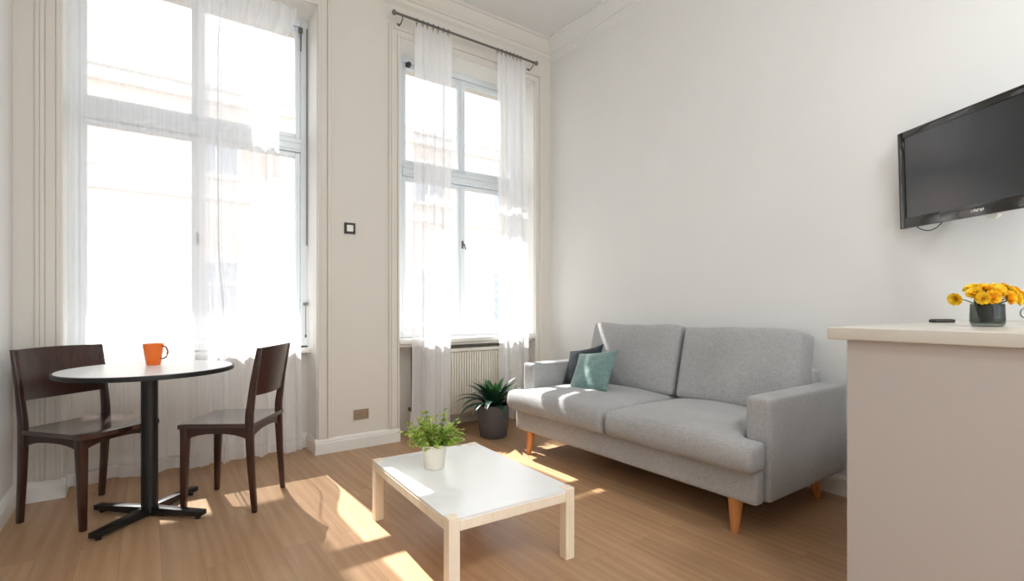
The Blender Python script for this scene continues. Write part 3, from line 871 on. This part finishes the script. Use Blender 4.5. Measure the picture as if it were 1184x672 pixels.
def pillow(name, label, m, center, normal, roll, s, th, seed):
    rnd = random.Random(seed)
    n = Vector(normal).normalized()
    right = Vector((0, 0, 1)).cross(n).normalized(); up = n.cross(right)
    R = Matrix((right, up, n)).transposed().to_4x4()
    X = Matrix.Translation(center) @ R @ Matrix.Rotation(roll, 4, 'Z')
    tt = thing(name, label, 'cushion', center)
    bm = bmesh.new(); N = 36; layers = []
    for side in (1, -1):
        V = []
        for i in range(N + 1):
            row = []
            for j in range(N + 1):
                u = i / N * 2 - 1; v = j / N * 2 - 1
                x = u * s * (1 - 0.085 * (1 - v * v)); y = v * s * (1 - 0.085 * (1 - u * u))
                h = th * (max(0, 1 - abs(u) ** 2.6) * max(0, 1 - abs(v) ** 2.6)) ** 0.55
                h += 0.006 * noise.noise(Vector((u * 2.2 + seed, v * 2.2, side))) * max(0, 1 - u ** 4) * max(0, 1 - v ** 4)
                row.append(bm.verts.new(X @ Vector((x, y, side * h))))
            V.append(row)
        for i in range(N):
            for j in range(N):
                q = (V[i][j], V[i + 1][j], V[i + 1][j + 1], V[i][j + 1])
                bm.faces.new(q if side > 0 else q[::-1])
        layers.append(V)
    bmesh.ops.remove_doubles(bm, verts=bm.verts, dist=1e-5)
    b = MB(); b.bm.free(); b.bm = bm
    b.build('cover', m, tt, smooth=True, sharp=180)
    pts = []
    for k in range(4 * 20):
        e, f = divmod(k, 20); q = f / 20 * 2 - 1
        u, v = ((q, -1), (1, q), (-q, 1), (-1, -q))[e]
        pts.append(X @ Vector((u * s * (1 - 0.085 * (1 - v * v)), v * s * (1 - 0.085 * (1 - u * u)), 0)))
    b = MB(); b.tube(pts, 0.003, 6, closed=True); b.build('seam', m, tt, smooth=True)
    return tt
pillow('throw_pillow', 'dark charcoal square cushion tucked behind the teal one on the sofa', M['navy'], (-0.50, -0.962, 0.600), (-0.84, 0.0, 0.54), math.radians(16), 0.160, 0.045, 2)
pillow('throw_pillow', 'teal green square cushion leaning in front of the dark cushion on the sofa', M['teal'], (-0.60, -1.165, 0.590), (-0.80, -0.05, 0.60), math.radians(11), 0.168, 0.046, 5)

# ------------------------------------------------------------------ switch and outlet
t = thing('light_switch', 'square white wall switch in a dark frame on the pier between the windows', 'light switch', (-1.922, 0, 1.62))
b = MB(); ring_frame(b, -1.962, -1.882, 1.58, 1.66, -0.011, 0, 0.015, 0.002); b.build('switch_frame', M['plastic_dark'], t)
b = MB(); b.box(-1.946, -1.898, -0.013, 0, 1.596, 1.644, 0.003); b.build('rocker', M['plastic_white'], t)
t = thing('wall_outlet', 'beige double wall socket low on the pier above the baseboard', 'socket', (-1.838, 0, 0.247))
b = MB(); b.box(-1.895, -1.781, -0.009, 0, 0.210, 0.284, 0.003); b.build('plate', M['bronze'], t)
for x in (-1.866, -1.810):
    b = MB(); b.lathe([(0.021, 0), (0.021, 0.004), (0.018, 0.004), (0.016, -0.003 + 0.004), (0, 0.001)], 24, 0, (0, 0, 0), Matrix.Translation((x, -0.009, 0.247)) @ Matrix.Rotation(PI / 2, 4, 'X'))
    for dx in (-0.007, 0.007):
        b.tube([(x + dx, -0.0105, 0.247), (x + dx, -0.0095, 0.247)], 0.0025, 8, 1)
    b.build('socket', [M['bronze'], M['plastic_dark']], t, smooth=True, sharp=35)

# ------------------------------------------------------------------ television on its swing arm
TVW, TVH = 0.775, 0.478
ta = math.radians(30.8)
TL0 = Vector((-0.066, -2.782, 1.674))            # left edge, mid height, front face
tdir = Vector((-math.sin(ta), -math.cos(ta), 0)); tn = Vector((-math.cos(ta), math.sin(ta), 0))
TCn = TL0 + tdir * (TVW / 2)
TM = Matrix((tdir.to_4d(), Vector((0, 0, 1, 0)), tn.to_4d(), (0, 0, 0, 1)))
TM = Matrix.Translation(TCn) @ Matrix(((tdir.x, 0, tn.x, 0), (tdir.y, 0, tn.y, 0), (0, 1, 0, 0), (0, 0, 0, 1))) @ Matrix.Rotation(math.radians(2.0), 4, 'X')
t = thing('tv', 'black flat screen television angled out from the right wall above the counter', 'television', TCn)
w, h = TVW / 2, TVH / 2
def tbox(b, x0, x1, y0, y1, z0, z1, bev=0.003, mat=0): b.box(x0, x1, y0, y1, z0, z1, bev, 2, mat, TM)
b = MB(); bz = 0.032; bb = 0.052
tbox(b, -w, -w + bz, -h, h, -0.022, 0); tbox(b, w - bz, w, -h, h, -0.022, 0)
tbox(b, -w + bz, w - bz, h - bz, h, -0.022, 0); tbox(b, -w + bz, w - bz, -h, -h + bb, -0.022, 0)
b.build('bezel', M['tvblack'], t, smooth=True, sharp=35)
b = MB(); tbox(b, -w + bz - 0.004, w - bz + 0.004, -h + bb - 0.004, h - bz + 0.004, -0.018, -0.006, 0.0); b.build('screen', M['screen'], t)
b = MB(); tbox(b, -w + 0.006, w - 0.006, -h + 0.006, h - 0.006, -0.036, -0.02, 0.006); tbox(b, -w * 0.8, w * 0.86, -h * 0.72, h * 0.55, -0.062, -0.034, 0.012)
b.build('back_cover', M['plastic_dark'], t, smooth=True, sharp=35)
b = MB()
# small pale maker's lettering, centred on the lower bezel: blocky strokes
lx = -0.027
for k, shp in enumerate(['S', 'A', 'M', 'S', 'U', 'N', 'G'][:0] or range(6)):
    x = lx + k * 0.0095
    tbox(b, x, x + 0.0022, -h + 0.019, -h + 0.030, -0.0005, 0.0012, 0)
    tbox(b, x + 0.0022, x + 0.0068, -h + (0.0275 if k % 2 else 0.019), -h + (0.030 if k % 2 else 0.0215), -0.0005, 0.0012, 0)
    if k % 3: tbox(b, x + 0.0048, x + 0.0068, -h + 0.0215, -h + 0.0275, -0.0005, 0.0012, 0)
b.build('logo', M['plastic_white'], t)
b = MB(); b.loft_rect([(0, 0, -0.0, 0.028, 0.012), (0, 0, -0.012, 0.020, 0.010), (0, 0, -0.017, 0.012, 0.006)][::-1], 0.002, mtx=TM @ Matrix.Translation((0.035, -h - 0.001, -0.035)) @ Matrix.Rotation(-PI / 2, 4, 'X'))
b.build('cable_plug', M['plastic_white'], t, smooth=True, sharp=35)
def tp(x, y, z): return TM @ Vector((x, y, z))
b = MB()
pts = [tp(-w + 0.20 + (-0.145) * q + 0.0, -h + 0.01 - 0.034 * math.sin(PI * q) ** 0.8, -0.032 - 0.004 * math.sin(PI * q)) for q in [i / 16 for i in range(17)]]
b.tube(pts, 0.0023, 8); b.build('cable', M['black'], t, smooth=True)
b = MB()
b.box(-0.012, 0.0, TCn.y - 0.09, TCn.y + 0.09, 1.60, 1.75, 0.003)
b.box(-0.05, -0.008, TCn.y - 0.02, TCn.y + 0.02, 1.64, 1.71, 0.004)
pe = tp(0, 0, -0.072); b.tube([(-0.04, TCn.y, 1.675), ((pe.x - 0.04) / 2, TCn.y - 0.01, 1.675), pe], 0.016, 12)
tbox(b, -0.1, 0.1, -0.06, 0.06, -0.074, -0.06, 0.002)
b.build('swing_arm', M['black'], t, smooth=True, sharp=35)

# ------------------------------------------------------------------ counter
KX0, KX1, KY1, KY0, KZ = -1.405, -0.003, -2.998, -4.3, 0.985
t = thing('kitchen_counter', 'beige panelled kitchen peninsula in the right foreground', 'counter', ((KX0 + KX1) / 2, (KY0 + KY1) / 2, 0))
b = MB(); b.box(KX0 + 0.03, KX1 - 0.02, KY0 + 0.02, KY1 - 0.052, 0.0, KZ - 0.0385, 0.002, 1); b.build('cabinet_body', M['counter'], t)
b = MB(); b.box(KX0 + 0.022, KX0 + 0.03, KY0 + 0.02, KY1 - 0.047, 0.0, KZ - 0.0385, 0.001, 1); b.build('front_panel', M['counter'], t)
b = MB(); b.box(KX0, KX1, KY0, KY1, KZ - 0.038, KZ, 0.004, 3)
tag(b.build('worktop', M['worktop'], smooth=True, sharp=35), 'cream stone worktop lying on the beige peninsula', 'worktop')

t = thing('remote_control', 'slim dark remote control lying flat on the cream worktop', 'remote control', (-0.565, -3.075, KZ))
m = Matrix.Translation((-0.565, -3.075, KZ)) @ Matrix.Rotation(math.radians(-36), 4, 'Z')
b = MB(); b.box(-0.04, 0.04, -0.018, 0.018, 0.0, 0.012, 0.004, 3, 0, m); b.build('case', M['plastic_dark'], t, smooth=True, sharp=40)
b = MB()
for i in range(6):
    for j in range(2):
        b.lathe([(0.004, 0.0115), (0.004, 0.0132), (0.003, 0.0138), (0, 0.0138)], 10, 0, (0, 0, 0), m @ Matrix.Translation((-0.031 + i * 0.0125, -0.008 + j * 0.016, 0)))
b.build('buttons', M['black'], t, smooth=True)

# cup at the frame edge
CU = Vector((-0.14, -3.28, KZ))
t = thing('cup', 'pale cup with a thin grey ring handle at the right edge of the worktop', 'cup', CU)
b = MB(); b.lathe([(0, 0), (0.026, 0), (0.030, 0.004), (0.036, 0.06), (0.0365, 0.066), (0.035, 0.066), (0.033, 0.06), (0.027, 0.008), (0, 0.006)], 40, 0, CU); b.build('cup_body', M['pot_white'], t, smooth=True, sharp=60)
b = MB(); dl = Vector((-0.81, 0.586, 0))
b.tube([CU + dl * (0.050 + 0.019 * math.cos(a)) + Vector((0, 0, 0.036 + 0.019 * math.sin(a))) for a in [2 * PI * i / 24 for i in range(24)]], 0.0024, 8, closed=True); b.build('handle', M['steel'], t, smooth=True)

# vase with flowers
VC = Vector((-0.957, -3.284, KZ))
t = thing('glass_vase', 'low smoky glass vase holding yellow flowers on the worktop', 'vase', VC)
b = MB(); b.lathe([(0, 0.0), (0.034, 0.0), (0.039, 0.003), (0.0425, 0.012), (0.0432, 0.026), (0.0415, 0.070), (0.041, 0.072), (0.0396, 0.071), (0.0412, 0.026), (0.040, 0.014), (0.034, 0.009), (0, 0.008)], 64, 0, VC); b.build('glass', M['vase'], t, smooth=True, sharp=60)
b = MB(); b.lathe([(0, 0.0085), (0.0335, 0.0095), (0.0393, 0.0145), (0.0406, 0.026), (0.0398, 0.052), (0, 0.052)], 48, 0, VC); b.build('water', M['water'], t, smooth=True, sharp=40)
rnd = random.Random(11)
b = MB()
for k in range(60):
    az = rnd.uniform(0, 2 * PI); q0 = rnd.uniform(0.005, 0.03)
    p0 = VC + Vector((math.cos(az) * q0, math.sin(az) * q0, rnd.uniform(0.015, 0.05)))
    d = Vector((math.cos(az) * 0.25, math.sin(az) * 0.25, 1)).normalized(); side = d.cross(Vector((math.cos(az), math.sin(az), 0))).normalized()
    L = rnd.uniform(0.04, 0.06); W = rnd.uniform(0.007, 0.011)
    if (p0 + d * L - VC).xy.length > 0.036: d = Vector((0, 0, 1))
    b.grid(lambda u, v: p0 + d * (L * v) + side * ((u - 0.5) * 2 * W * math.sin(PI * (0.05 + 0.93 * v))), 3, 6)
foliage_v = b.build('greenery', M['leaf_palm'], t, smooth=True, sharp=180)

def flower_protos():
    out = []
    for mi, mat in enumerate((M['petal'], M['petal_o'])):
        o = bpy.data.objects.new('flower', None); COL.objects.link(o)
        b = MB(); rr = random.Random(30 + mi)
        # three whorls of cupped petals, local +Z is the way the bloom faces
        for ringi, (n, tilt, L, W) in enumerate(((11, 8, 0.0215, 0.0085), (11, 26, 0.0200, 0.0078), (9, 44, 0.0170, 0.0070), (8, 60, 0.0135, 0.0055), (6, 76, 0.0100, 0.0042))):
            for k in range(n):
                a = 2 * PI * (k + 0.5 * (ringi % 2)) / n + rr.uniform(-0.1, 0.1)
                e = math.radians(tilt + rr.uniform(-7, 7))
                Rz = Matrix.Rotation(a, 3, 'Z')
                def f(u, v, e=e, L=L, W=W, Rz=Rz):
                    x = (u - 0.5) * 2
                    w = W * math.sin(PI * (0.12 + 0.78 * v)) ** 0.7
                    r = 0.002 + L * v * math.cos(e); z = L * v * math.sin(e) + 0.005 * v * v + 0.35 * w * x * x + 0.0012 * math.sin(7 * x + 9 * e) * v
                    return Rz @ Vector((r, w * x, z))
                b.grid(f, 4, 5)
        b.build('bloom', mat, o, smooth=True, sharp=180, local=True)
        b = MB(); b.lathe([(0.004, 0.0), (0.004, 0.008), (0.003, 0.011), (0, 0.012)], 14); b.build('eye', M['petal_c'], o, smooth=True, local=True)
        b = MB(); b.lathe([(0, -0.008), (0.004, -0.007), (0.0075, -0.001), (0.009, 0.002)], 14); b.build('calyx', M['stem'], o, smooth=True, local=True)
        out.append(o)
    return out
FG = 'yellow flowers in the glass vase'
protos = flower_protos()
cam_r = Vector((0.81, -0.586, 0)); cam_f = Vector((-0.586, -0.81, 0))     # right / toward the lens
spots = [  # right, toward, up offsets from the vase rim centre, facing (right, toward, up), proto, label
    (-0.100, 0.000, 0.016, (-0.85, 0.35, -0.2), 0, 'single yellow flower drooping out at the left side of the vase'),
    (-0.024, 0.040, 0.020, (-0.25, 0.9, 0.2), 1, 'open orange-yellow flower facing forward at the vase rim, left of the front pair'),
    (0.026, 0.040, 0.018, (0.2, 0.9, 0.2), 1, 'open orange-yellow flower facing forward at the vase rim, right of the front pair'),
    (0.098, 0.004, 0.018, (0.85, 0.4, 0.1), 0, 'yellow flower leaning out at the right side of the vase'),
    (-0.056, 0.016, 0.030, (-0.6, 0.5, 0.5), 0, None), (-0.042, -0.004, 0.043, (-0.4, 0.3, 0.8), 0, None),
    (-0.012, 0.012, 0.043, (-0.1, 0.45, 0.8), 1, None), (0.004, 0.030, 0.034, (0.0, 0.8, 0.6), 0, None),
    (0.022, 0.008, 0.045, (0.15, 0.4, 0.9), 0, None), (0.052, 0.020, 0.036, (0.5, 0.6, 0.5), 0, None),
    (0.056, -0.006, 0.047, (0.5, 0.2, 0.8), 1, None), (0.078, 0.006, 0.034, (0.7, 0.4, 0.5), 1, None),
    (-0.022, -0.032, 0.044, (-0.3, -0.4, 0.8), 0, None), (0.012, -0.036, 0.046, (0.0, -0.4, 0.9), 1, None),
    (0.044, -0.036, 0.044, (0.4, -0.5, 0.8), 0, None), (-0.046, 0.034, 0.016, (-0.6, 0.7, 0.1), 0, None), (0.054, 0.034, 0.014, (0.6, 0.75, 0.1), 0, None)]
for i, (dr_, dt_, dz_, fc, pi_, lab) in enumerate(spots):
    src = protos[pi_]
    o = copy_tree(src)
    p = VC + cam_r * dr_ + cam_f * dt_ + Vector((0, 0, 0.072 + dz_))
    dirv = (cam_r * fc[0] + cam_f * fc[1] + Vector((0, 0, fc[2]))).normalized()
    o.location = p; o.rotation_mode = 'QUATERNION'; o.rotation_quaternion = dirv.to_track_quat('Z', 'Y')
    sc = rnd.uniform(0.86, 1.0); o.scale = (sc, sc, sc)
    tag(o, lab or 'yellow-orange flower packed in the upper middle of the bouquet in the vase', 'flower', FG)
    # its stem runs from the calyx down into the vase
    X = Matrix.LocRotScale(p, o.rotation_quaternion, o.scale)
    q0 = p - dirv * 0.006; rim = VC + (Vector((q0.x, q0.y, 0)) - Vector((VC.x, VC.y, 0))) * 0.42 + Vector((0, 0, 0.070)); foot = VC + (Vector((VC.x, VC.y, 0)) - Vector((q0.x, q0.y, 0))) * 0.25 + Vector((0, 0, 0.014))
    rel = rim - VC; rel.z = 0
    if rel.length > 0.034: rim = VC + rel.normalized() * 0.034 + Vector((0, 0, 0.070))
    inv = X.inverted()
    b = MB(); b.tube([inv @ q0, inv @ (q0 - dirv * 0.012).lerp(rim, 0.4), inv @ rim, inv @ rim.lerp(foot, 0.5), inv @ foot], 0.0017, 6)
    b.build('stem', M['stem'], o, smooth=True, local=True)
for o in protos:
    for ch in list(o.children): bpy.data.objects.remove(ch)
    bpy.data.objects.remove(o)

# ------------------------------------------------------------------ outside: street and the house opposite
b = MB(); b.box(-40, 40, OUT + 0.02, 60, -4.4, -4.2); tag(b.build('street', M['street']), kind='structure')
FY = 12.0; FX0, FX1 = -16.0, 20.0; FZ = 6.8
t = thing('apartment_building', 'pale peach apartment house across the street seen through both windows', 'building', (2, FY, -4.2))
b = MB(); b.box(FX0, FX1, FY, FY + 8, -4.2, FZ); b.build('wall', M['stucco'], t)
b = MB(); b.box(FX0 - 0.3, FX1 + 0.3, FY - 0.35, FY + 8.3, FZ, FZ + 0.22, 0.03); b.box(FX0 - 0.1, FX1 + 0.1, FY - 0.18, FY, FZ - 0.3, FZ, 0.03); b.build('cornice', M['stucco_w'], t)
b = MB(); b.loft_rect([((FX0 + FX1) / 2, FY + 4, FZ + 0.22, (FX1 - FX0) / 2, 4.1), ((FX0 + FX1) / 2, FY + 4, FZ + 1.6, (FX1 - FX0) / 2 - 0.5, 0.6)], 0); b.build('roof', M['slate'], t)
b = MB(); b.box(FX0, FX1, FY - 0.08, FY, -0.9, -0.6, 0.02); b.box(FX0, FX1, FY - 0.08, FY, 3.9, 4.2, 0.02); b.build('string_course', M['stucco_w'], t)
for i in range(11):
    x = -14.2 + 3.15 * i
    for z0 in (-3.4, 0.5 - 0.0, 4.6):
        hh = 1.75 if z0 < 4 else 1.3
        b = MB(); ring_frame(b, x - 0.62, x + 0.62, z0 - 0.12, z0 + hh + 0.12, FY - 0.07, FY, 0.14, 0.01)
        b.box(x - 0.035, x + 0.035, FY - 0.05, FY, z0, z0 + hh); b.box(x - 0.5, x + 0.5, FY - 0.05, FY, z0 + hh * 0.64, z0 + hh * 0.64 + 0.06)
        wo = b.build('window', M['stucco_w'], t)
        b = MB(); b.box(x - 0.49, x + 0.49, FY - 0.03, FY - 0.005, z0 + 0.01, z0 + hh - 0.01); b.build('pane', M['bpane'], wo)

# added unseen slabs that block part of the sun from both windows
b = MB(); b.box(-4.6, -2.60, OUT, 3.1, 4.6, 4.78); b.box(-4.6, -2.60, 3.04, 3.1, 4.78, 5.6)
tag(b.build('sun_block_slab', M['stucco_w']), kind='structure')
b = MB(); b.box(-1.75, 0.5, OUT, 1.45, 3.75, 3.92); b.box(-1.75, 0.5, 1.4, 1.45, 3.92, 4.75)
tag(b.build('sun_block_slab', M['stucco_w']), kind='structure')

# ------------------------------------------------------------------ light
W = bpy.data.worlds.new('sky'); S.world = W; W.use_nodes = True
nt = W.node_tree; bg = nt.nodes['Background']
bg.inputs['Color'].default_value = (0.90, 0.95, 1.0, 1); bg.inputs['Strength'].default_value = 2.25
sun = bpy.data.lights.new('sun', 'SUN'); sun.energy = 12.0; sun.angle = math.radians(0.6); sun.color = (1.0, 0.97, 0.92)
so = bpy.data.objects.new('sun', sun); COL.objects.link(so)
az = math.radians(1.5); el = math.radians(50.2)
# light travels toward -Y, drifting to +X
dv = Vector((math.sin(az) * math.cos(el), -math.cos(az) * math.cos(el), -math.sin(el)))
so.rotation_mode = 'QUATERNION'; so.rotation_quaternion = dv.to_track_quat('-Z', 'Y'); so.location = (-2, 6, 9)

for i, (x, y) in enumerate(((-2.9, -4.9), (-1.2, -4.6))):  # two fill lights added out of view to brighten the room
    t = thing('fill_light', 'round white added fill light over the kitchen end of the room, behind the viewpoint' if i == 0 else 'round white added fill light over the counter, behind the viewpoint', 'lamp', (x, y, H))
    b = MB(); b.lathe([(0, 0), (0.2, 0), (0.2, -0.03), (0.0, -0.03)], 40, 0, (x, y, H)); b.build('base', M['plastic_white'], t, smooth=True, sharp=40)
    m, nt2, pb = new_mat('fill_light_glow'); pb.inputs['Emission Color'].default_value = (0.95, 0.98, 1.0, 1); pb.inputs['Emission Strength'].default_value = 70.0
    b = MB(); b.lathe([(0.19, -0.03), (0.18, -0.06), (0.12, -0.085), (0, -0.095)], 40, 0, (x, y, H)); b.build('diffuser', m, t, smooth=True)

# ------------------------------------------------------------------ camera and colour
cam = bpy.data.cameras.new('camera'); co = bpy.data.objects.new('camera', cam); COL.objects.link(co)
co.location = (-3.13, -3.70, 1.05); co.rotation_euler = (PI / 2, 0, -math.radians(35.9))
cam.sensor_width = 36.0; cam.lens = 584 / 1184 * 36.0; cam.shift_y = 18 / 1184; cam.clip_start = 0.02; cam.clip_end = 300
S.camera = co
S.view_settings.view_transform = 'Standard'; S.view_settings.look = 'None'; S.view_settings.gamma = 1.0
S.view_settings.use_curve_mapping = False
S.view_settings.exposure = 0.38
cy = S.cycles
cy.max_bounces = 12; cy.diffuse_bounces = 7; cy.glossy_bounces = 4; cy.transmission_bounces = 6; cy.transparent_max_bounces = 16
cy.use_denoising = True; cy.denoiser = 'OPENIMAGEDENOISE'; cy.sample_clamp_indirect = 8.0; cy.caustics_reflective = False; cy.caustics_refractive = False
